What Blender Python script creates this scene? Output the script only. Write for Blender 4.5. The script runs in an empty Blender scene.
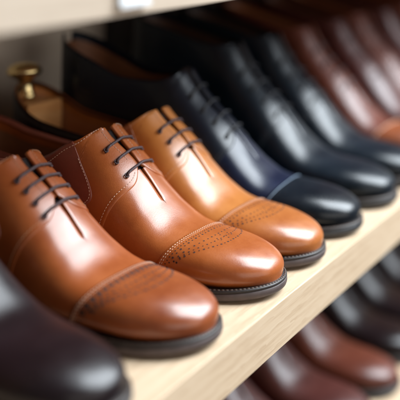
import bpy, bmesh, math, random
import numpy as np
from mathutils import Vector, Matrix, Euler

random.seed(7)
rng = np.random.default_rng(7)
scene = bpy.context.scene
COL = scene.collection
PI = math.pi
L = 0.345            # length of a shoe

# ------------------------------------------------------------------ helpers
def srgb(r, g, b):
    def f(c):
        c /= 255.0
        return c / 12.92 if c <= 0.04045 else ((c + 0.055) / 1.055) ** 2.4
    return (f(r), f(g), f(b), 1.0)

def make_obj(name, verts, faces, mat, parent=None, smooth=True, weld=True):
    me = bpy.data.meshes.new(name)
    me.from_pydata([tuple(v) for v in verts], [], [tuple(f) for f in faces])
    if weld:
        bm = bmesh.new(); bm.from_mesh(me)
        bmesh.ops.remove_doubles(bm, verts=bm.verts, dist=2e-6)
        bmesh.ops.recalc_face_normals(bm, faces=bm.faces)
        bm.to_mesh(me); bm.free()
    if smooth:
        me.polygons.foreach_set('use_smooth', [True] * len(me.polygons))
    me.materials.append(mat)
    me.update()
    o = bpy.data.objects.new(name, me)
    COL.objects.link(o)
    if parent is not None:
        o.parent = parent
    return o

def tag(o, label=None, cat=None, group=None, kind=None):
    if label: o['label'] = label
    if cat: o['category'] = cat
    if group: o['group'] = group
    if kind: o['kind'] = kind
    return o

def empty(name, loc=(0, 0, 0), rz=0.0):
    o = bpy.data.objects.new(name, None)
    o.empty_display_size = 0.05
    COL.objects.link(o)
    o.location = loc
    o.rotation_euler = (0, 0, rz)
    return o

def copy_tree(o, parent=None):
    c = o.copy()
    COL.objects.link(c)
    c.parent = parent
    for ch in list(o.children):
        copy_tree(ch, c)
    return c

def pchip(xs, ys):
    xs = np.array(xs, float); ys = np.array(ys, float)
    h = np.diff(xs); d = np.diff(ys) / h
    m = np.zeros(len(xs)); m[0] = d[0]; m[-1] = d[-1]
    for i in range(1, len(xs) - 1):
        if d[i - 1] * d[i] > 0:
            w1 = 2 * h[i] + h[i - 1]; w2 = h[i] + 2 * h[i - 1]
            m[i] = (w1 + w2) / (w1 / d[i - 1] + w2 / d[i])
    def f(x):
        x = np.clip(np.asarray(x, float), xs[0], xs[-1])
        i = np.clip(np.searchsorted(xs, x) - 1, 0, len(xs) - 2)
        t = (x - xs[i]) / h[i]
        return ((1 + 2 * t) * (1 - t) ** 2 * ys[i] + t * (1 - t) ** 2 * h[i] * m[i]
                + t * t * (3 - 2 * t) * ys[i + 1] + t * t * (t - 1) * h[i] * m[i + 1])
    return f

def grid_faces(n, m, base=0):
    return [(base + i * m + j, base + i * m + j + 1, base + (i + 1) * m + j + 1, base + (i + 1) * m + j)
            for i in range(n - 1) for j in range(m - 1)]

class MB:
    """collects verts and faces of one mesh"""
    def __init__(s): s.v = []; s.f = []
    def add(s, v, f):
        b = len(s.v); s.v += [tuple(p) for p in v]; s.f += [tuple(i + b for i in q) for q in f]
    def grid(s, P):
        n, m = P.shape[:2]
        s.add(P.reshape(-1, 3), grid_faces(n, m))
    def tube(s, pts, r, k=6, caps=True, flat=1.0):
        pts = np.array(pts, float); n = len(pts)
        t = np.gradient(pts, axis=0); t /= np.linalg.norm(t, axis=1)[:, None] + 1e-12
        ref = np.array([0, 0, 1.0]) if abs(t[0][2]) < .9 else np.array([1.0, 0, 0])
        vs = []
        for i in range(n):
            a = np.cross(t[i], ref); a /= np.linalg.norm(a) + 1e-12
            b = np.cross(a, t[i]); ref = b
            ri = r[i] if hasattr(r, '__len__') else r
            for j in range(k):
                an = 2 * PI * j / k
                vs.append(pts[i] + ri * (math.cos(an) * a + flat * math.sin(an) * b))
        fs = [(i * k + j, i * k + (j + 1) % k, (i + 1) * k + (j + 1) % k, (i + 1) * k + j)
              for i in range(n - 1) for j in range(k)]
        if caps:
            fs.append(tuple(range(k))[::-1]); fs.append(tuple((n - 1) * k + j for j in range(k)))
        s.add(vs, fs)
    def lathe(s, prof, k=24, M=None):
        vs = []
        for r, z in prof:
            for j in range(k):
                a = 2 * PI * j / k
                p = Vector((r * math.cos(a), r * math.sin(a), z))
                vs.append(tuple(M @ p) if M else tuple(p))
        n = len(prof)
        fs = [(i * k + j, i * k + (j + 1) % k, (i + 1) * k + (j + 1) % k, (i + 1) * k + j)
              for i in range(n - 1) for j in range(k)]
        fs.append(tuple(range(k))[::-1]); fs.append(tuple((n - 1) * k + j for j in range(k)))
        s.add(vs, fs)
    def obj(s, name, mat, parent=None, smooth=True, weld=True):
        return make_obj(name, s.v, s.f, mat, parent, smooth, weld)

# ------------------------------------------------------------------ materials
class NT:
    def __init__(s, name):
        s.m = bpy.data.materials.new(name); s.m.use_nodes = True
        s.t = s.m.node_tree; s.p = s.t.nodes['Principled BSDF']
    def n(s, typ, **kw):
        o = s.t.nodes.new(typ)
        for k, v in kw.items():
            if k in o.inputs.keys(): o.inputs[k].default_value = v
            else: setattr(o, k, v)
        return o
    def l(s, a, b): s.t.links.new(a, b)
    def coords(s, scale=(1, 1, 1), rot=(0, 0, 0)):
        tc = s.n('ShaderNodeTexCoord'); mp = s.n('ShaderNodeMapping')
        mp.inputs['Scale'].default_value = scale; mp.inputs['Rotation'].default_value = rot
        s.l(tc.outputs['Object'], mp.inputs['Vector']); return mp.outputs['Vector']
    def ramp(s, fac, stops):
        r = s.n('ShaderNodeValToRGB'); e = r.color_ramp.elements
        while len(e) < len(stops): e.new(0.5)
        for q, (p, c) in zip(e, stops): q.position = p; q.color = c
        s.l(fac, r.inputs['Fac']); return r.outputs['Color']

def leather(name, light, dark, rough=0.3, coat=0.30, grain=0.10, spec=0.5, seed=0.0):
    k = NT(name); v = k.coords()
    big = k.n('ShaderNodeTexNoise', Scale=22.0 + seed, Detail=5.0, Roughness=0.6)
    k.l(v, big.inputs['Vector'])
    fine = k.n('ShaderNodeTexNoise', Scale=420.0, Detail=3.0, Roughness=0.6)
    k.l(v, fine.inputs['Vector'])
    mix = k.n('ShaderNodeMath', operation='MULTIPLY_ADD'); k.l(fine.outputs['Fac'], mix.inputs[0])
    mix.inputs[1].default_value = 0.25; k.l(big.outputs['Fac'], mix.inputs[2])
    c = k.ramp(mix.outputs[0], [(0.38, dark), (0.82, light)])
    k.l(c, k.p.inputs['Base Color'])
    rr = k.n('ShaderNodeMapRange'); k.l(big.outputs['Fac'], rr.inputs['Value'])
    rr.inputs['From Min'].default_value = 0.3; rr.inputs['From Max'].default_value = 0.7
    rr.inputs['To Min'].default_value = rough - 0.05; rr.inputs['To Max'].default_value = rough + 0.07
    k.l(rr.outputs['Result'], k.p.inputs['Roughness'])
    k.p.inputs['Specular IOR Level'].default_value = spec
    k.p.inputs['Coat Weight'].default_value = coat; k.p.inputs['Coat Roughness'].default_value = 0.20
    vor = k.n('ShaderNodeTexVoronoi', Scale=900.0); k.l(v, vor.inputs['Vector'])
    wav = k.n('ShaderNodeTexNoise', Scale=38.0, Detail=2.0); k.l(v, wav.inputs['Vector'])
    b1 = k.n('ShaderNodeBump', Strength=grain, Distance=0.0004); k.l(vor.outputs['Distance'], b1.inputs['Height'])
    b2 = k.n('ShaderNodeBump', Strength=0.12, Distance=0.004); k.l(wav.outputs['Fac'], b2.inputs['Height'])
    k.l(b1.outputs['Normal'], b2.inputs['Normal'])
    k.l(b2.outputs['Normal'], k.p.inputs['Normal'])
    return k.m

def plain(name, c1, c2, scale=60.0, rough=0.6, bump=0.1, metal=0.0, spec=0.5, stretch=(1, 1, 1)):
    k = NT(name); v = k.coords(stretch)
    nz = k.n('ShaderNodeTexNoise', Scale=scale, Detail=6.0, Roughness=0.6); k.l(v, nz.inputs['Vector'])
    k.l(k.ramp(nz.outputs['Fac'], [(0.3, c1), (0.7, c2)]), k.p.inputs['Base Color'])
    k.p.inputs['Roughness'].default_value = rough; k.p.inputs['Metallic'].default_value = metal
    k.p.inputs['Specular IOR Level'].default_value = spec
    b = k.n('ShaderNodeBump', Strength=bump, Distance=0.001); k.l(nz.outputs['Fac'], b.inputs['Height'])
    k.l(b.outputs['Normal'], k.p.inputs['Normal'])
    return k.m

def wood(name, c1, c2, c3, rough=0.45, ring=30.0):
    k = NT(name)
    v = k.coords((.16, 1.0, 1.0), (.06, .045, .035))
    warp = k.n('ShaderNodeTexNoise', Scale=9.0, Detail=3.0); k.l(k.coords((1.0, 6.0, 6.0)), warp.inputs['Vector'])
    w = k.n('ShaderNodeTexWave', wave_type='RINGS', rings_direction='X', wave_profile='SAW', Scale=ring, Distortion=3.2, Detail=2.0)
    w.inputs['Detail Scale'].default_value = 8.0
    k.l(v, w.inputs['Vector'])
    fib = k.n('ShaderNodeTexNoise', Scale=1.0, Detail=4.0, Roughness=0.65); k.l(k.coords((26.0, 520.0, 520.0)), fib.inputs['Vector'])
    a = k.n('ShaderNodeMath', operation='MULTIPLY'); k.l(w.outputs['Fac'], a.inputs[0]); a.inputs[1].default_value = 0.16
    b = k.n('ShaderNodeMath', operation='MULTIPLY_ADD'); k.l(fib.outputs['Fac'], b.inputs[0]); b.inputs[1].default_value = 0.46
    k.l(a.outputs[0], b.inputs[2])
    d = k.n('ShaderNodeMath', operation='MULTIPLY_ADD'); k.l(warp.outputs['Fac'], d.inputs[0]); d.inputs[1].default_value = 0.3
    k.l(b.outputs[0], d.inputs[2])
    k.l(k.ramp(d.outputs[0], [(0.26, c1), (0.46, c2), (0.70, c3)]), k.p.inputs['Base Color'])
    k.p.inputs['Roughness'].default_value = rough
    bp = k.n('ShaderNodeBump', Strength=0.12, Distance=0.0006); k.l(fib.outputs['Fac'], bp.inputs['Height'])
    k.l(bp.outputs['Normal'], k.p.inputs['Normal'])
    return k.m

def C(r, g, b): return (r, g, b, 1.0)

M = {}
M['tan1'] = leather('tan_leather_deep', C(.36, .092, .020), C(.235, .047, .010), rough=.32)
M['tan1cap'] = leather('tan_leather_deep_burnished', C(.31, .076, .017), C(.19, .037, .008), rough=.32, seed=4)
M['tan2'] = leather('tan_leather', C(.40, .110, .024), C(.285, .064, .013), rough=.32, seed=2)
M['tan2cap'] = leather('tan_leather_burnished', C(.41, .112, .023), C(.295, .066, .013), rough=.32, seed=7)
M['tan3'] = leather('amber_leather', C(.52, .19, .040), C(.38, .115, .022), rough=.32, seed=3)
M['tan3cap'] = leather('amber_leather_burnished', C(.45, .145, .030), C(.32, .085, .018), rough=.32, seed=5)
M['maroon_patch'] = leather('maroon_brown_leather', C(.27, .070, .042), C(.18, .044, .028), rough=.42, coat=.1)
M['amber_patch'] = leather('brown_leather_patch', C(.34, .105, .025), C(.25, .066, .016), rough=.42, coat=.1)
M['plum'] = leather('dark_plum_leather', C(.012, .005, .007), C(.006, .003, .004), rough=.30, coat=.10, spec=.30)
M['navy'] = leather('navy_leather', C(.005, .010, .034), C(.003, .006, .019), rough=.30, coat=.12, spec=.32)
M['navycap'] = leather('black_blue_leather', C(.004, .008, .014), C(.0025, .005, .009), rough=.28, coat=.12, spec=.32)
M['navyq'] = leather('ink_blue_leather', C(.0045, .009, .020), C(.003, .006, .012), rough=.30, coat=.12, spec=.32)
M['black'] = leather('black_leather', C(.005, .011, .019), C(.003, .007, .012), rough=.31, coat=.12, spec=.32)
M['brown'] = leather('chestnut_leather', C(.14, .032, .016), C(.075, .016, .009), rough=.36, coat=.12, spec=.42)
M['oxblood'] = leather('oxblood_leather', C(.085, .020, .016), C(.045, .010, .009), rough=.36, coat=.12, spec=.42)
M['rust'] = leather('rust_leather', C(.25, .065, .018), C(.15, .033, .010), rough=.36, coat=.12, spec=.42)
M['sole'] = plain('dark_sole_edge', C(.052, .035, .033), C(.095, .067, .063), 90, .55, .2)
M['blacksole'] = plain('black_sole_edge', C(.012, .012, .014), C(.025, .026, .03), 90, .35, .15)
M['welt'] = plain('dark_welt', C(.014, .010, .009), C(.028, .018, .016), 120, .5, .2)
M['weltthread'] = plain('welt_thread', C(.10, .065, .05), C(.17, .12, .10), 300, .7, .1)
M['thread'] = plain('pale_thread', C(.55, .36, .26), C(.70, .50, .38), 300, .7, .1)
M['threadtan'] = plain('tan_thread', C(.42, .20, .10), C(.55, .29, .16), 300, .7, .1)
M['darkthread'] = plain('dark_thread', C(.03, .03, .04), C(.06, .06, .08), 300, .7, .1)
M['lace'] = plain('plum_brown_lace', C(.040, .022, .025), C(.095, .058, .064), 900, .6, .5)
M['darklace'] = plain('black_lace', C(.008, .008, .011), C(.02, .02, .026), 900, .6, .5)
M['hole'] = plain('dark_perforation', C(.030, .009, .005), C(.055, .016, .008), 300, .8, .1)
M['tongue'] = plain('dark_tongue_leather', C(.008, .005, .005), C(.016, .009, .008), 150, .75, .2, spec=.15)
M['liningtan'] = plain('tan_lining_leather', C(.34, .125, .045), C(.43, .17, .065), 30, .55, .1)
M['liningbrown'] = plain('brown_lining_leather', C(.15, .055, .022), C(.22, .085, .034), 30, .6, .1)
M['liningdark'] = plain('dark_lining_leather', C(.05, .022, .013), C(.085, .036, .02), 40, .6, .1)
M['oak'] = wood('pale_oak', C(.50, .35, .22), C(.65, .49, .335), C(.70, .555, .40))
M['oakpale'] = wood('whitened_oak', C(.50, .40, .31), C(.57, .465, .365), C(.61, .51, .41))
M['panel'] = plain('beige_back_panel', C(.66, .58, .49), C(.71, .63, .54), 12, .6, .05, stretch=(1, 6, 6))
M['darkfill'] = plain('added_dark_panel', C(.018, .013, .011), C(.035, .025, .020), 12, .7, .05, stretch=(1, 6, 6))  # for the added panel only, stands in for darkness behind the shoes
M['glintthread'] = plain('blue_glint_thread', C(.12, .17, .24), C(.19, .26, .35), 300, .6, .1)  # navy cap seam: its pale blue highlight put into the thread colour
M['cedar'] = wood('cedar_block', C(.66, .30, .10), C(.78, .40, .15), C(.82, .47, .20), rough=.5, ring=20)
M['brass'] = plain('polished_brass', C(.75, .55, .22), C(.90, .74, .42), 30, .24, .02, metal=1.0)
M['white'] = plain('white_label_card', C(.74, .76, .78), C(.80, .82, .84), 30, .35, .02)

# ------------------------------------------------------------------ the last (shape of a shoe)
# toe at y = 0, heel at y = L, sole on z = 0; q runs from -1 (one bottom edge) over 0 (the ridge) to 1
_wb = pchip([0, .03, .06, .10, .145, .185, .23, .28, .345], [.0440, .0458, .0482, .0500, .0478, .0440, .0385, .0370, .0370])
_hb = pchip([0, .03, .055, .072, .09, .112, .13, .15, .172, .19, .22, .26, .345],
            [.0385, .0398, .0406, .0416, .0452, .0590, .0750, .0920, .1070, .1240, .1650, .2150, .2700])
_zb = pchip([0, .04, .09, .13, .17, .225, .245, .345], [.0045, .001, .0, .001, .006, .017, .019, .020])
_nx = pchip([0, .05, .085, .125, .17, .25, .345], [2.3, 2.7, 2.65, 2.5, 3.0, 3.0, 3.2])
_cx = pchip([0, .05, .10, .16, .345], [.002, -.001, -.001, .0, .0])
SOLE_T = 0.0105

def half_w(y):
    y = np.asarray(y, float)
    t = np.clip(1 - y / .060, 0, 1); u = np.clip(1 - (L - y) / .040, 0, 1)
    return _wb(y) * (1 - t ** 2.4) ** (1 / 2.2) * (1 - u ** 2.2) ** (1 / 2.1)

def zmx(y): return .0065 + .006 * np.clip(np.asarray(y, float) / .09, 0, 1)

def surf0(y, q):
    y = np.asarray(y, float); q = np.asarray(q, float)
    A = 1 - np.abs(q); s = np.where(q < 0, -1.0, 1.0)
    th0 = math.radians(-34)
    th = th0 + (PI / 2 - th0) * A
    w = half_w(y); n = _nx(y)
    zs = _zb(y) + SOLE_T - .001
    zm = zs + zmx(y)
    t = np.clip(1 - y / .058, 0, 1)
    h = zm + (_hb(y) + _zb(y) * .6 - zm) * (1 - t ** 2.2) ** (1 / 2.0)
    c = np.clip(np.cos(th), 0, 1); sn = np.sin(th)
    x = w * np.where(th > 0, c ** (2 / n), c)
    z = np.where(th > 0, zm + (h - zm) * np.clip(sn, 0, 1) ** (2 / (n * .97)), zm + (zm - zs) * sn / math.sin(-th0))
    return np.stack([_cx(y) + s * x, y, z], -1)

def surf(y, q, off=0.0):
    y = np.asarray(y, float); q = np.asarray(q, float); y, q = np.broadcast_arrays(y, q)
    P = surf0(y, q)
    y = np.clip(y, 1e-6, L - 1e-6)
    dy = np.minimum(4e-4, np.minimum(y * .5, (L - y) * .5) + 1e-7); dq = 0.006
    a = surf0(y + dy, q) - surf0(y - dy, q)
    qa = np.clip(q + dq, -1, 1); qb = np.clip(q - dq, -1, 1)
    b = surf0(y, qa) - surf0(y, qb)
    n = np.cross(a, b); n /= np.linalg.norm(n, axis=-1)[..., None] + 1e-15
    # outward: away from the inner axis
    ctr = np.stack([_cx(y), np.clip(y, .03, L - .03), np.full_like(y, .03)], -1)
    flip = np.sum(n * (P - ctr), -1) < 0
    n = np.where(flip[..., None], -n, n)
    for e, d in ((y, -1.0), (L - y, 1.0)):          # the very toe and heel: one common normal on both sides
        f = np.exp(-(e / 1.2e-4))[..., None]
        pole = np.stack([0 * y, 0 * y + d, np.clip(n[..., 2], -.5, .9)], -1)
        n = n * (1 - f) + pole * f; n /= np.linalg.norm(n, axis=-1)[..., None]
    return P + n * np.asarray(off)[..., None] if np.ndim(off) else P + n * off

def q_of_x(y, g):                    # |q| where the surface is g away from the ridge plane
    w = half_w(y); n = _nx(y)
    th = np.arccos(np.clip((g / w), 0, 1) ** (n / 2))
    th0 = math.radians(-34)
    return 1 - (th - th0) / (PI / 2 - th0)

def q_of_z(y, zt):
    n = _nx(y); zm = _zb(y) + SOLE_T - .001 + zmx(y)
    h = _hb(y) + _zb(y) * .6
    r = np.clip((zt - zm) / (h - zm), 0, 1)
    th = np.arcsin(r ** (n * .97 / 2)); th0 = math.radians(-34)
    return 1 - (th - th0) / (PI / 2 - th0)

def dashes(mb, pts, pitch=.0030, length=.0020, r=.00034, k=5):
    pts = np.array(pts, float)
    seg = np.linalg.norm(np.diff(pts, axis=0), axis=1); s = np.concatenate([[0], np.cumsum(seg)])
    def at(u): return np.array([np.interp(u, s, pts[:, i]) for i in range(3)])
    u = 0.0
    while u + length < s[-1]:
        mb.tube([at(u), at(u + length * .5), at(u + length)], [r * .7, r, r * .7], k)
        u += pitch

# design curves of the pattern pieces
Y_FACE0 = .114      # bottom of the lace facing
Y_FACE1 = .170      # top of the lace facing
def cap_y(q):
    return .0775 + .014 * np.abs(q) ** 2.0 - .005 * q
def gap(y):
    return .0012 * np.clip((y - Y_FACE0 + .002) / .008, 0, 1) ** .6 + .0055 * np.clip((y - Y_FACE0) / (Y_FACE1 - Y_FACE0), 0, 1) ** 1.5

def build_shoe(name, label, cat, P, loc=(0, 0, 0), rz=0.0, group=None, detail=2):
    """detail 2: in focus, 1: next to it, 0: far and blurred"""
    root = empty(name, loc, rz)
    tag(root, label, cat, group)
    du = {2: 1.0, 1: .7, 0: .45}[detail]
    N = lambda a: max(8, int(a * du))
    top = P.get('top', 0.0)
    zt_f = pchip([.156, .172, .183, .195, .213, .24, .29, L], [.30, .135, .1120, .1040, .0950 + top * .3, .091 + top * .8, .096 + top, .110 + top])
    face1 = Y_FACE1
    if P.get('zt'):
        zt_f = pchip([.156, .172, .183, .195, .213, .24, .29, L], P['zt'])
    if P.get('mid'):
        face1 = .195
        zt_f = pchip([.17, .194, .204, .222, .255, .295, L], [.34, .152, .139, .132, .130, .143, .163])
    if P.get('boot'):
        face1 = .200
        zt_f = pchip([.17, .198, .208, .225, .255, .295, L], [.34, .172, .156, .154, .158, .166, .176])
    q = np.linspace(-1, 1, N(90)); t = np.linspace(0, 1, N(120))
    # ---- vamp: two halves that meet on the ridge and part at the lace opening
    lip = lambda y, s_: P.get('flare', .0014) * np.clip(1 - s_ / .16, 0, 1) ** 2 * np.clip((y - Y_FACE0 - .002) / .016, 0, 1)
    mb = MB()
    for sg in (-1, 1):
        s_ = np.linspace(0, 1, N(60))
        yend = .140 + .050 * np.clip((s_ - .10) / .45, 0, 1)
        Y = np.outer(t ** 2.0, np.ones_like(s_)) * yend[None, :]
        S_ = np.broadcast_to(s_, Y.shape)
        qg = np.where(Y > Y_FACE0 - .002, q_of_x(np.clip(Y, .05, .3), gap(np.clip(Y, .05, .3)) + 1e-7), 0.0)
        qg = np.where(Y > Y_FACE0 - .002, qg, 0)
        Q = qg + (1 - qg) * S_
        G = surf(Y, sg * Q, lip(Y, S_))
        mb.grid(G)
        k0 = int(np.argmax(Y[:, 0] > Y_FACE0))
        e1 = surf(Y[k0:, 0], sg * (Q[k0:, 0] - np.minimum(.006, .35 * Q[k0:, 0])), lip(Y[k0:, 0], 0 * Y[k0:, 0]) - .0005)
        e2 = surf(Y[k0:, 0], sg * (Q[k0:, 0] - np.minimum(.004, .2 * Q[k0:, 0])), -.0014)
        mb.grid(np.stack([G[k0:, 0], e1, e2], 0))
    vamp = mb.obj('vamp', P['vamp'], root)
    # ---- toe cap
    if P.get('cap'):
        t = np.linspace(0, 1, N(110)); yc = cap_y(q)
        Y = np.outer(t ** 2.2, np.ones_like(q)) * yc[None, :]
        O = np.full_like(Y, .0010); O[-1, :] = .0009
        g = surf(Y, np.broadcast_to(q, Y.shape), O)
        edge = surf(yc + .0007, q, .0004)[None]; edge2 = surf(yc + .0009, q, -.0008)[None]
        mb = MB(); mb.grid(np.concatenate([g, edge, edge2], 0))
        cap = mb.obj('toe_cap', P['cap'], root)
        qq = np.linspace(-.93, .93, 200)
        mb = MB()
        if detail == 2:
            for d, rr in ((.0017, .00036), (.0036, .00026)):
                dashes(mb, surf(cap_y(qq) - d, qq, .00115), r=rr)
        else:
            mb.tube(surf(cap_y(qq[::4]) - .0018, qq[::4], .0010), .0006, 5)
        mb.obj('stitching', P['capthread'], cap)
        if P.get('brogue'):
            mb = MB()
            def hole(y, q_, r):
                c = surf(y, q_, .00100); e = 1e-3
                ty = surf(y + e, q_, .001) - c; tq = surf(y, q_ + .01, .001) - c
                ty /= np.linalg.norm(ty); n = np.cross(ty, tq); n /= np.linalg.norm(n)
                if n[2] < 0: n = -n
                tq = np.cross(n, ty)
                K = 10; vs = [c + n * .00006]
                for rr_, hh in ((.8, .00008), (1.0, .00022), (1.18, -.00006)):
                    for j in range(K):
                        a = 2 * PI * j / K
                        vs.append(c + r * rr_ * (math.cos(a) * ty + math.sin(a) * tq) + n * hh)
                fs = [(0, 1 + j, 1 + (j + 1) % K) for j in range(K)]
                for b in (0, 1):
                    fs += [(1 + b * K + j, 1 + b * K + (j + 1) % K, 1 + (b + 1) * K + (j + 1) % K, 1 + (b + 1) * K + j) for j in range(K)]
                mb.add(vs, fs)
            k = 1.5 if P['brogue'] == 'bold' else 1.0
            def row(yf, sp, r, lim):
                arc = surf(yf(qq), qq, .001)
                s = np.concatenate([[0], np.cumsum(np.linalg.norm(np.diff(arc, axis=0), axis=1))])
                for i, u in enumerate(np.arange(sp * .5, s[-1], sp)):
                    qv = float(np.interp(u, s, qq))
                    if abs(qv) < lim: hole(float(yf(np.array(qv))), qv, k * (r[i % len(r)]))
            wing = lambda q_: np.cos(PI / 2 * np.clip(np.abs(q_) / .62, 0, 1)) ** 2
            if k > 1: row(lambda q_: cap_y(q_) - .0078, .0066, (.0014,), .82)
            else: row(lambda q_: cap_y(q_) - .0066, .0036, (.00052,), .80)
            row(lambda q_: cap_y(q_) - (.0094 if k == 1 else .0115), .0052, (.00085, .00060) if k == 1 else (.0005,), .78)
            row(lambda q_: cap_y(q_) - .0124 - .006 * wing(q_), .0058, (.00062, .00078), .66)
            row(lambda q_: cap_y(q_) - .0140 - .0120 * wing(q_), .0046, (.00050, .00068), .60)
            row(lambda q_: cap_y(q_) - .0152 - .019 * wing(q_), .0044, (.00085, .00055), .62)
            for i in range(7):
                a = 2 * PI * i / 6
                hole(.052 + (.0042 * math.cos(a) if i < 6 else 0), .060 * math.sin(a) if i < 6 else 0.0, .00060)
            mb.obj('perforations', M['hole'], cap)
    # ---- quarters
    r = np.linspace(0, 1, N(80)); c = np.linspace(0, 1, N(230))
    def yfront(r):
        return .1255 + .036 * (1 - r) ** 1.1 + .018 * np.exp(-((1 - r) / .10))
    def qtop(y):
        a = q_of_x(y, gap(y)); b = q_of_z(y, zt_f(y))
        return np.where(y > face1 - .012, (np.clip(a, 1e-4, 1) ** 6 + np.clip(b, 0, 1) ** 6) ** (1 / 6.0), a)
    def qpos(y, r): return 1 - r * (1 - qtop(y))
    flare = lambda y, r: .0008 + P.get('flare', .0014) * np.clip(1 - qpos(y, r) / .26, 0, 1) ** 2
    RR, CC = np.meshgrid(r, c, indexing='ij')
    YF = yfront(RR)
    Y = L - (L - YF) * (1 - CC) ** 1.5
    Q = qpos(Y, RR)
    for sg in (-1, 1):
        mb = MB()
        G = surf(Y, sg * Q, flare(Y, RR))
        top_in = surf(Y[-1], sg * (Q[-1]), flare(Y[-1], RR[-1]) - .0012 + 0 * Y[-1])
        top_edge = surf(Y[-1], sg * np.clip(Q[-1] - .010, 0, 1), flare(Y[-1], RR[-1]) - .0004)
        top_in2 = surf(Y[-1], sg * np.clip(Q[-1] - .006, 0, 1), -.0012 + 0 * Y[-1])
        mb.grid(np.concatenate([G, top_edge[None], top_in2[None]], 0))
        fr1 = surf(Y[:, 0] - .0006, sg * Q[:, 0], .0004)
        fr2 = surf(Y[:, 0] - .0008, sg * Q[:, 0], -.0005)
        mb.grid(np.stack([G[:, 0], fr1, fr2], 0))
        qo = mb.obj('quarter', P['quarter'], root)
        if detail >= 1:
            mb = MB()
            # front edge seam, then up along the facing, then along the topline
            rr = np.linspace(.10, .955, 90)
            dashes(mb, surf(yfront(rr) + .0030, sg * qpos(yfront(rr) + .003, rr), flare(yfront(rr), rr) + .0001))
            if detail == 2:
                yy = np.linspace(.149, L - .03, 260)
                rin = 1 - .0030 / .075
                qv = qpos(yy, rin + 0 * yy)
                dashes(mb, surf(yy, sg * qv, flare(yy, rin) + np.where(yy > .186, .0011, .0001)))
            mb.obj('stitching', P['thread'], qo)
        if P.get('patch'):
            rp = np.linspace(0, 1, N(80)); cp = np.linspace(0, 1, N(160))
            def ypatch(r): return .187 - .025 * np.sin(PI * np.clip((r - .50) / .50, 0, 1) ** .9)
            qcap = qtop(np.array([.190]))[0]
            def qpatch(y, r): return 1 - r * (1 - np.maximum(qtop(y), qcap))
            RP, CP = np.meshgrid(rp, cp, indexing='ij')
            YP = L - (L - ypatch(RP)) * (1 - CP) ** 1.5
            mb = MB(); G = surf(YP, sg * qpatch(YP, RP), flare(YP, RP) + .0009)
            sk = surf(YP[:, 0] - .0005, sg * qpatch(YP[:, 0], RP[:, 0]), flare(YP[:, 0], RP[:, 0]))
            mb.grid(np.concatenate([sk[:, None], G], 1))
            q1 = np.abs(qpatch(YP[-1], RP[-1]))
            mb.grid(np.concatenate([G[-1:], surf(YP[-1], sg * np.clip(q1 - .012, 0, 1), .0010)[None],
                                    surf(YP[-1], sg * np.clip(q1 - .006, 0, 1), -.0024)[None]], 0))
            po = mb.obj('counter_patch', P['patch'], root)
            mb = MB(); rr = np.linspace(.05, .95, 120)
            for d in (.0018,):
                dashes(mb, surf(ypatch(rr) + d, sg * qpatch(ypatch(rr) + d, rr), flare(ypatch(rr), rr) + .0010))
            mb.obj('stitching', P['thread'], po)
        if P.get('heel'):
            RP, CP = np.meshgrid(np.linspace(0, 1, N(50)), np.linspace(0, 1, N(60)), indexing='ij')
            YP = L - (L - (.222 - .014 * RP)) * (1 - CP) ** 1.5
            mb = MB(); G = surf(YP, sg * qpos(YP, RP), flare(YP, RP) + .0022)
            q1 = sg * qpos(YP[-1], RP[-1])
            mb.grid(np.concatenate([G, surf(YP[-1], sg * np.clip(np.abs(q1) - .012, 0, 1), .0012)[None],
                                    surf(YP[-1], sg * np.clip(np.abs(q1) - .006, 0, 1), -.0026)[None]], 0))
            mb.obj('heel_leather', P['heel'], root)
    # ---- lining (inner wall) and insole
    c2 = np.linspace(0, 1, N(200)); r2 = np.linspace(.12, .975, N(30))
    R2, C2 = np.meshgrid(r2, c2, indexing='ij')
    y0 = .160
    Y2 = L - .0022 - (L - .0022 - y0) * (1 - C2) ** 1.5
    Q2 = qpos(Y2, R2)
    ga = surf(Y2, Q2, -.0020); gb = surf(Y2, -Q2, -.0020)
    mb = MB(); mb.grid(np.concatenate([ga, gb[:, ::-1]], 1))
    mb.obj('lining', P['lining'], root)
    yy = np.linspace(.06, L - .006, 40)
    mb = MB()
    hw = half_w(yy) - .003
    mb.grid(np.stack([np.stack([_cx(yy) - hw, yy, _zb(yy) + SOLE_T + .004], -1), np.stack([_cx(yy), yy, _zb(yy) + SOLE_T + .0025], -1),
                      np.stack([_cx(yy) + hw, yy, _zb(yy) + SOLE_T + .004], -1)], 1))
    mb.obj('insole', P['lining'], root)
    # ---- tongue and laces
    yy = np.linspace(.106, face1 + .006, N(50)); qq = np.linspace(-.22, .22, N(24))
    YY, QQ = np.meshgrid(yy, qq, indexing='ij')
    off = -.0026 + .0030 * np.clip((YY - face1 + .012) / .03, 0, 1) - .0016 * np.clip((.125 - YY) / .02, 0, 1)
    mb = MB(); a = surf(YY, QQ, off); mb.grid(a)
    b = surf(YY, QQ, off - .0022); mb.grid(b[::-1]); mb.grid(np.stack([a[-1], b[-1]], 0))
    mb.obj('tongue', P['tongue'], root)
    n = P.get('laces', 3)
    ys = np.linspace(P.get('lace_lo', .143), P.get('lace_hi', .1655), n)
    for yk in ys:
        ge = .0235
        mb = MB(); pts = []
        for u in np.linspace(-1, 1, 17):
            x = u * ge
            yv = yk + .0016 * u + .0004 * math.sin(7 * u)
            base = abs(u)
            qv = np.sign(u) * float(q_of_x(yv, abs(x) + 1e-5))
            o = .0026 + .0012 * math.exp(-(u / .45) ** 2)
            if base > .93: o = -.0006
            elif base > .84: o = .0018
            pts.append(surf(yv, qv, o))
        pts = np.array(pts); m0 = len(pts) // 2
        ch = np.array([pts[1] + (pts[m0] - pts[1]) * (i - 1) / (m0 - 1) if i <= m0 else pts[m0] + (pts[-2] - pts[m0]) * (i - m0) / (len(pts) - 2 - m0)
                       for i in range(1, len(pts) - 1)])
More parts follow.
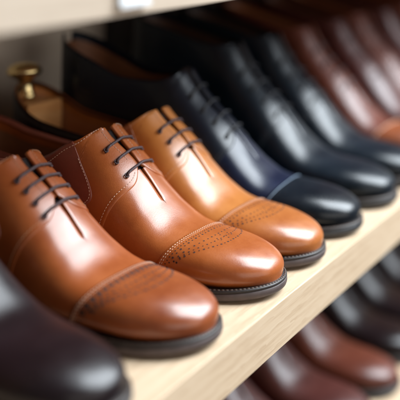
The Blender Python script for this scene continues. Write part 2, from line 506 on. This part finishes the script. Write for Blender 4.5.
        pts[1:-1] = .35 * pts[1:-1] + .65 * ch + np.array([-.0003, -.0004, .0010])
        mb.tube(pts, .0020, 10, flat=.62)
        mb.obj('lace', P['lace'], root)
        if detail >= 1:
            for sg in (-1, 1):
                y_e = yk + .0016 * sg; qe = sg * float(q_of_x(y_e, ge * .955))
                c0 = surf(y_e, qe, .0022); e1 = surf(y_e + .001, qe, .0022) - c0; e1 /= np.linalg.norm(e1)
                e2 = surf(y_e, qe + .01, .0022) - c0; nn = np.cross(e1, e2); nn /= np.linalg.norm(nn)
                if nn[2] < 0: nn = -nn
                e2 = np.cross(nn, e1)
                ring = [c0 + .0019 * (math.cos(a) * e1 + math.sin(a) * e2) + nn * .0002 for a in np.linspace(0, 2 * PI, 13)]
                mb = MB(); mb.tube(ring, .00055, 6, caps=False)
                q_par = [o for o in root.children if o.name.split('.')[0] == 'quarter'][0 if sg < 0 else 1]
                mb.obj('eyelet', P['lace'], q_par)
    # ---- welt, outsole, heel
    def outline(d, ylo=0.0, yhi=L):
        t = np.linspace(0, 1, N(120)); yv = ylo + (yhi - ylo) * (.5 - .5 * np.cos(PI * t))
        hw = half_w(yv); cxv = _cx(yv)
        R_ = np.stack([cxv + hw, yv], -1); L_ = np.stack([cxv - hw, yv], -1)
        def offs(P_, s):
            T = np.gradient(P_, axis=0); T /= np.linalg.norm(T, axis=1)[:, None] + 1e-12
            n = np.stack([T[:, 1], -T[:, 0]], -1) * s
            if ylo == 0.0: n[0] = (0, -1)
            if yhi == L: n[-1] = (0, 1)
            dd = d * (1 - .55 * np.exp(-((yv - .205) / .05) ** 2))
            return P_ + n * dd[:, None]
        return offs(R_, 1), offs(L_, -1), yv
    def slab(mb, layers, ylo=0.0, yhi=L, zfun=_zb):
        """layers: list of (outline offset, z above the sole line), from the bottom to the top"""
        rings = []
        for d, z in layers:
            R_, L_, yv = outline(d, ylo, yhi)
            zz = zfun(np.clip(np.concatenate([R_[:, 1], L_[::-1, 1]]), 0, L)) + z
            rings.append(np.concatenate([np.concatenate([R_, L_[::-1]], 0), zz[:, None]], 1))
        A = np.stack(rings + [], 0); n, m = A.shape[:2]
        A = np.concatenate([A, A[:, :1]], 1)
        mb.grid(A)
        for ring in (A[0], A[-1]):
            h = m // 2
            mb.grid(np.stack([ring[:h], ring[:m][::-1][:h]], 1))
    mb = MB(); slab(mb, [(.0030, .0), (.0046, .0012), (.0050, .0035), (.0046, .0066), (.0040, .0072)])
    mb.obj('outsole', P['sole'], root)
    mb = MB(); slab(mb, [(.0036, .0070), (.0044, .0080), (.0040, .0096), (.0020, .0102), (-.004, .0100)])
    we = mb.obj('welt', P['welt'], root)
    if detail >= 1:
        mb = MB(); R_, L_, yv = outline(.0027, 0, .20)
        path = np.concatenate([R_[::-1], L_[1:]], 0)
        z = _zb(np.clip(path[:, 1], 0, L)) + .0102
        dashes(mb, np.concatenate([path, z[:, None]], 1), pitch=.0036, length=.0024, r=.00062)
        mb.obj('stitching', P['weltthread'], we)
    mb = MB()
    zh = lambda y: np.zeros_like(y)
    slab(mb, [(.0030, .0), (.0036, .001), (.0034, .0165), (.0028, .0175)], ylo=.248, zfun=zh)
    mb.obj('heel_block', P['sole'], root)
    return root

# ------------------------------------------------------------------ the shelf
def board(mb, x0, x1, y0, y1, z0, z1, b=.0010):
    """plank with eased long edges, profile swept along x"""
    prof = [(y0 + b, z0), (y1 - b, z0), (y1, z0 + b), (y1, z1 - b), (y1 - b, z1), (y0 + b, z1)]
    for a in (0, 30, 60, 90):
        t = math.radians(90 + a)
        if a: prof.append((y0 + b + b * math.cos(t), z1 - b + b * math.sin(t)))
    for a in (30, 60):
        t = math.radians(180 + a); prof.append((y0 + b + b * math.cos(t), z0 + b + b * math.sin(t)))
    k = len(prof)
    v = [(x, p[0], p[1]) for x in (x0, x1) for p in prof]
    f = [(i, (i + 1) % k, k + (i + 1) % k, k + i) for i in range(k)] + [tuple(range(k))[::-1], tuple(range(k, 2 * k))]
    mb.add(v, f)

EDGE = -0.004
EDGE_TOP = 0.060     # the upper board stands back a little
SX0, SX1 = -0.9, 3.2
DEPTH = 0.43
PANEL_SPLIT = 0.43            # where the beige backing ends and the added dark panel begins
shelf = empty('display_shelf', (0, DEPTH, -.36))
tag(shelf, 'pale oak display shelving in three levels full of leather shoes', 'shelf')
def part_at(mb, name, mat):
    o = mb.obj(name, mat, shelf, smooth=False)
    o.matrix_parent_inverse = shelf.matrix_basis.inverted()
    return o
mb = MB(); board(mb, SX0, SX1, EDGE, DEPTH, -.048, 0.0); b_mid = part_at(mb, 'shelf_board', M['oak'])
mb = MB(); board(mb, SX0, SX1, EDGE_TOP, DEPTH, .2445, .2945); b_top = part_at(mb, 'shelf_board', M['oakpale'])
mb = MB(); board(mb, SX0, SX1, EDGE, DEPTH, -.36, -.314); b_low = part_at(mb, 'shelf_board', M['oak'])
mb = MB()
for z0, z1 in ((-.3135, -.0485), (.0005, .2440)):
    board(mb, SX0, PANEL_SPLIT, DEPTH - .022, DEPTH - .002, z0, z1)
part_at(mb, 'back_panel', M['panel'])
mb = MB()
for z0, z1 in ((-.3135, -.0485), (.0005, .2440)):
    board(mb, PANEL_SPLIT + .001, SX1, DEPTH - .020, DEPTH - .002, z0, z1)
part_at(mb, 'back_panel', M['darkfill'])  # added dark panel, fills in the dark area behind the far shoes

# ------------------------------------------------------------------ the shoes
def pal(v, q=None, cap=None, patch=None, thread='threadtan', lace='lace', sole='sole', lining='liningtan', capthread='thread', **kw):
    d = dict(vamp=M[v], quarter=M[q or v], cap=M[cap] if cap else None, patch=M[patch] if patch else None,
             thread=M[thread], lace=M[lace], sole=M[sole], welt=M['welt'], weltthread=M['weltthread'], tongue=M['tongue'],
             lining=M[lining], capthread=M[capthread])
    d.update(kw); return d

XS = [-.146, -.014, .1075, .1986, .307, .42]
# in the front row
build_shoe('leather_shoe', 'dark plum shoe out of focus in the near left corner of the shelf', 'shoe',
           pal('plum', cap=None, thread='darkthread', lace='darklace', sole='blacksole', lining='liningdark'), (XS[0], .006, 0), math.radians(-5), detail=1)
build_shoe('leather_shoe', 'deep tan cap toe shoe with four rows of dark laces', 'shoe',
           pal('tan1', cap='tan1cap', patch='maroon_patch', brogue='bold', laces=4, lace_lo=.139, lace_hi=.166),
           (XS[1], .006, 0), 0, detail=2)
build_shoe('leather_shoe', 'sharp tan brogue with perforated toe cap, three dark laces and maroon side patch', 'shoe',
           pal('tan2', cap='tan2cap', patch='maroon_patch', brogue='fine', thread='thread', laces=3, top=-.016, lining='liningbrown'), (XS[2], .006, 0), 0, detail=2)
build_shoe('leather_shoe', 'light amber brown cap toe shoe between the tan brogue and the navy shoe', 'shoe',
           pal('tan3', cap='tan3cap', patch='amber_patch', brogue='fine', laces=3, heel=M['plum'], zt=[.30, .135, .1140, .1030, .0910, .0830, .0860, .1130]), (XS[3], .006, 0), 0, detail=2)
dk = dict(thread='darkthread', lace='darklace', sole='blacksole', lining='liningdark', capthread='darkthread', boot=True, laces=4, lace_hi=.190)
navy = build_shoe('leather_shoe', 'navy blue lace up shoe with black toe cap beside the amber shoe', 'shoe',
           pal('navy', q='navyq', cap='navycap', patch=None, **dict(dk, capthread='glintthread', boot=False, mid=True, lining='liningbrown', lace_hi=.186)), (XS[4], .006, 0), math.radians(6), detail=1)
black = build_shoe('leather_shoe', 'black lace up shoe just beyond the navy cap toe shoe', 'shoe',
           pal('black', cap=None, **dk), (XS[5], .006, 0), 0, detail=1)
black2 = copy_tree(black); black2.location = (.525, .004, 0)
black2['label'] = 'second black shoe beyond the navy one, standing against the chestnut shoe'
brown = build_shoe('leather_shoe', 'first reddish chestnut shoe after the two black shoes on the shelf', 'shoe',
           pal('brown', cap='rust', sole='sole', boot=True, laces=4, lace_hi=.190), (.640, .006, 0), 0, detail=0, group='brown shoes at the far end of the front row')
oxb = build_shoe('leather_shoe', 'first dark oxblood shoe of the far row, second past the black shoes', 'shoe',
           pal('oxblood', cap='oxblood', sole='sole', boot=True, laces=4, lace_hi=.190, lining='liningbrown'), (.755, .004, 0), math.radians(-2), detail=0,
           group='brown shoes at the far end of the front row')
words = ['second', 'third', 'fourth', 'fifth', 'sixth', 'seventh', 'eighth', 'ninth', 'tenth', 'eleventh']
nb, no = 1, 1
for i in range(1, 10):
    if i in (2, 4, 5, 8):
        o = copy_tree(oxb); no += 1
        o['label'] = words[no - 2] + ' dark oxblood shoe of the far row, counted from the black shoes'
    else:
        o = copy_tree(brown); nb += 1
        o['label'] = words[nb - 2] + ' reddish chestnut shoe of the far row, counted from the black shoes'
    o.location = (.755 + .113 * i + .004 * math.sin(i * 5.3), .005 + .007 * math.sin(i * 2.1), 0)
    o.rotation_euler = (0, 0, math.radians(3.0 * math.sin(i * 3.7)))

# shoe tree in the amber shoe
st = empty('shoe_tree', (XS[3], .006, 0))
tag(st, 'wooden shoe tree with shiny brass knob in the heel of the amber shoe', 'shoe tree')
mb = MB()
yy = np.linspace(.317, L - .007, 18)
hw = np.clip(half_w(yy + .002) - .0055, .004, .031)
ring = np.concatenate([np.stack([hw, yy], -1), np.stack([-hw, yy], -1)[::-1]], 0)
Ls = []
for z, s in ((.040, .95), (.043, .98), (.096, .98), (.1005, .965), (.1025, .94), (.103, .90)):
    c0 = np.array([0, .327]); rr = c0 + (ring - c0) * s
    Ls.append(np.concatenate([rr, np.full((len(rr), 1), z)], 1))
A = np.stack(Ls, 0); A = np.concatenate([A, A[:, :1]], 1); mb.grid(A)
h = len(ring) // 2
mb.grid(np.stack([A[-1][:h], A[-1][:-1][::-1][:h]], 1))
mb.obj('wood_block', M['cedar'], st, smooth=False)
mb = MB()
mb.lathe([(.0001, .0945), (.0095, .0945), (.0095, .0975), (.0085, .100), (.0072, .108), (.0085, .115), (.0140, .1175), (.0182, .1205),
          (.0188, .1240), (.0155, .1290), (.008, .132), (.0005, .1326)], 28, Matrix.Translation((0, .328, .010)) @ Matrix.Rotation(math.radians(-8), 4, 'X'))
mb.obj('knob', M['brass'], st)
mb = MB(); mb.tube([(0, .318, .066), (0, .18, .046), (0, .11, .036)], .004, 10); mb.obj('rod', M['brass'], st)
mb = MB()
yy = np.linspace(.03, .125, 20); qv = np.linspace(-.75, .75, 25)
YY, QQ = np.meshgrid(yy, qv, indexing='ij')
mb.grid(surf(YY, QQ, -.004)); mb.obj('toe_block', M['cedar'], st)

# the shelf below
low = {}
lowspec = [(.345, 'oxblood', 'oxblood shoe on the lower shelf, leftmost one peeking from under the oak board'),
           (.465, 'oxblood', 'oxblood shoe on the lower shelf with a long pale shine, beside the chestnut one'),
           (.580, 'brown', 'chestnut brown shoe on the lower shelf between an oxblood and a dark plum shoe'),
           (.700, 'plum', 'dark plum shoe on the lower shelf, next to the chestnut one'),
           (.815, 'plum', 'dark plum shoe on the lower shelf, second from the chestnut one'),
           (.930, 'plum', 'dark plum shoe on the lower shelf, third from the chestnut one'),
           (1.05, 'plum', 'dark plum shoe on the lower shelf, fourth from the chestnut one')]
for x, kname, lb in lowspec:
    if kname not in low:
        low[kname] = o = build_shoe('leather_shoe', lb, 'shoe', pal(kname, cap=None, **dk), (0, 0, 0), 0, detail=0, group='shoes on the lower shelf')
    else:
        o = copy_tree(low[kname]); o['label'] = lb
    o.location = (x, .012, -.314)

# label on the upper shelf's edge
pt = empty('price_label', (-.055, EDGE_TOP - .0005, .2495))
tag(pt, 'blank white price label fixed on the front edge of the upper shelf', 'label')
mb = MB()
def boxv(x0, x1, y0, y1, z0, z1):
    v = [(x, y, z) for x in (x0, x1) for y in (y0, y1) for z in (z0, z1)]
    return v, [(0, 1, 3, 2), (4, 6, 7, 5), (0, 4, 5, 1), (2, 3, 7, 6), (0, 2, 6, 4), (1, 5, 7, 3)]
mb.add(*boxv(-.018, .018, -.0025, 0, .004, .040)); mb.obj('card', M['white'], pt, smooth=False)
mb = MB(); mb.add(*boxv(-.0185, .0185, -.0040, 0, .001, .0038)); mb.obj('holder', M['white'], pt, smooth=False)

# ------------------------------------------------------------------ camera
cx, cy, cz, az, pit, ro, lf = -.6017, -.2882, .3291, .4840, .3141, .0662, 6.8739
F = Vector((math.cos(az) * math.cos(pit), math.sin(az) * math.cos(pit), -math.sin(pit)))
R0 = Vector((math.sin(az), -math.cos(az), 0)); U0 = R0.cross(F)
R1 = R0 * math.cos(ro) + U0 * math.sin(ro); U1 = U0 * math.cos(ro) - R0 * math.sin(ro)
cam = bpy.data.cameras.new('camera'); co = bpy.data.objects.new('camera', cam); COL.objects.link(co)
m3 = Matrix((R1, U1, -F)).transposed()
co.matrix_world = Matrix.Translation((cx, cy, cz)) @ m3.to_4x4()
cam.sensor_width = 36; cam.lens = math.exp(lf) / 400 * 36
cam.clip_start = .02; cam.clip_end = 100
cam.dof.use_dof = True
foc = Vector((.10, .075, .06)) - Vector((cx, cy, cz))
cam.dof.focus_distance = foc.dot(F)
cam.dof.aperture_fstop = 3.0
scene.camera = co

# ------------------------------------------------------------------ light
def area(name, loc, target, sx, sy, power, col):
    d = bpy.data.lights.new(name, 'AREA'); d.shape = 'RECTANGLE'; d.size = sx; d.size_y = sy; d.energy = power; d.color = col
    o = bpy.data.objects.new(name, d); COL.objects.link(o); o.location = loc
    o.rotation_euler = (Vector(target) - Vector(loc)).to_track_quat('-Z', 'Y').to_euler()
    return o
area('window_light', (1.53, -1.02, 1.92), (.2, .1, .05), 1.8, 2.0, 210, (.86, .94, 1.0))
area('front_fill', (-.4, -4.0, .9), (.2, .1, .05), 5.0, 2.4, 55, (1.0, .95, .88))  # added soft fill from the front, lights back wall, linings and shelf edge
w = bpy.data.worlds.new('World'); scene.world = w; w.use_nodes = True
bg = w.node_tree.nodes['Background']; bg.inputs['Color'].default_value = (1.0, .94, .88, 1); bg.inputs['Strength'].default_value = .15

scene.view_settings.view_transform = 'Standard'; scene.view_settings.look = 'None'
scene.view_settings.exposure = 0.08; scene.view_settings.gamma = 1.0
scene.cycles.use_denoising = True
scene.cycles.max_bounces = 8
scene.cycles.caustics_reflective = False
scene.cycles.caustics_refractive = False
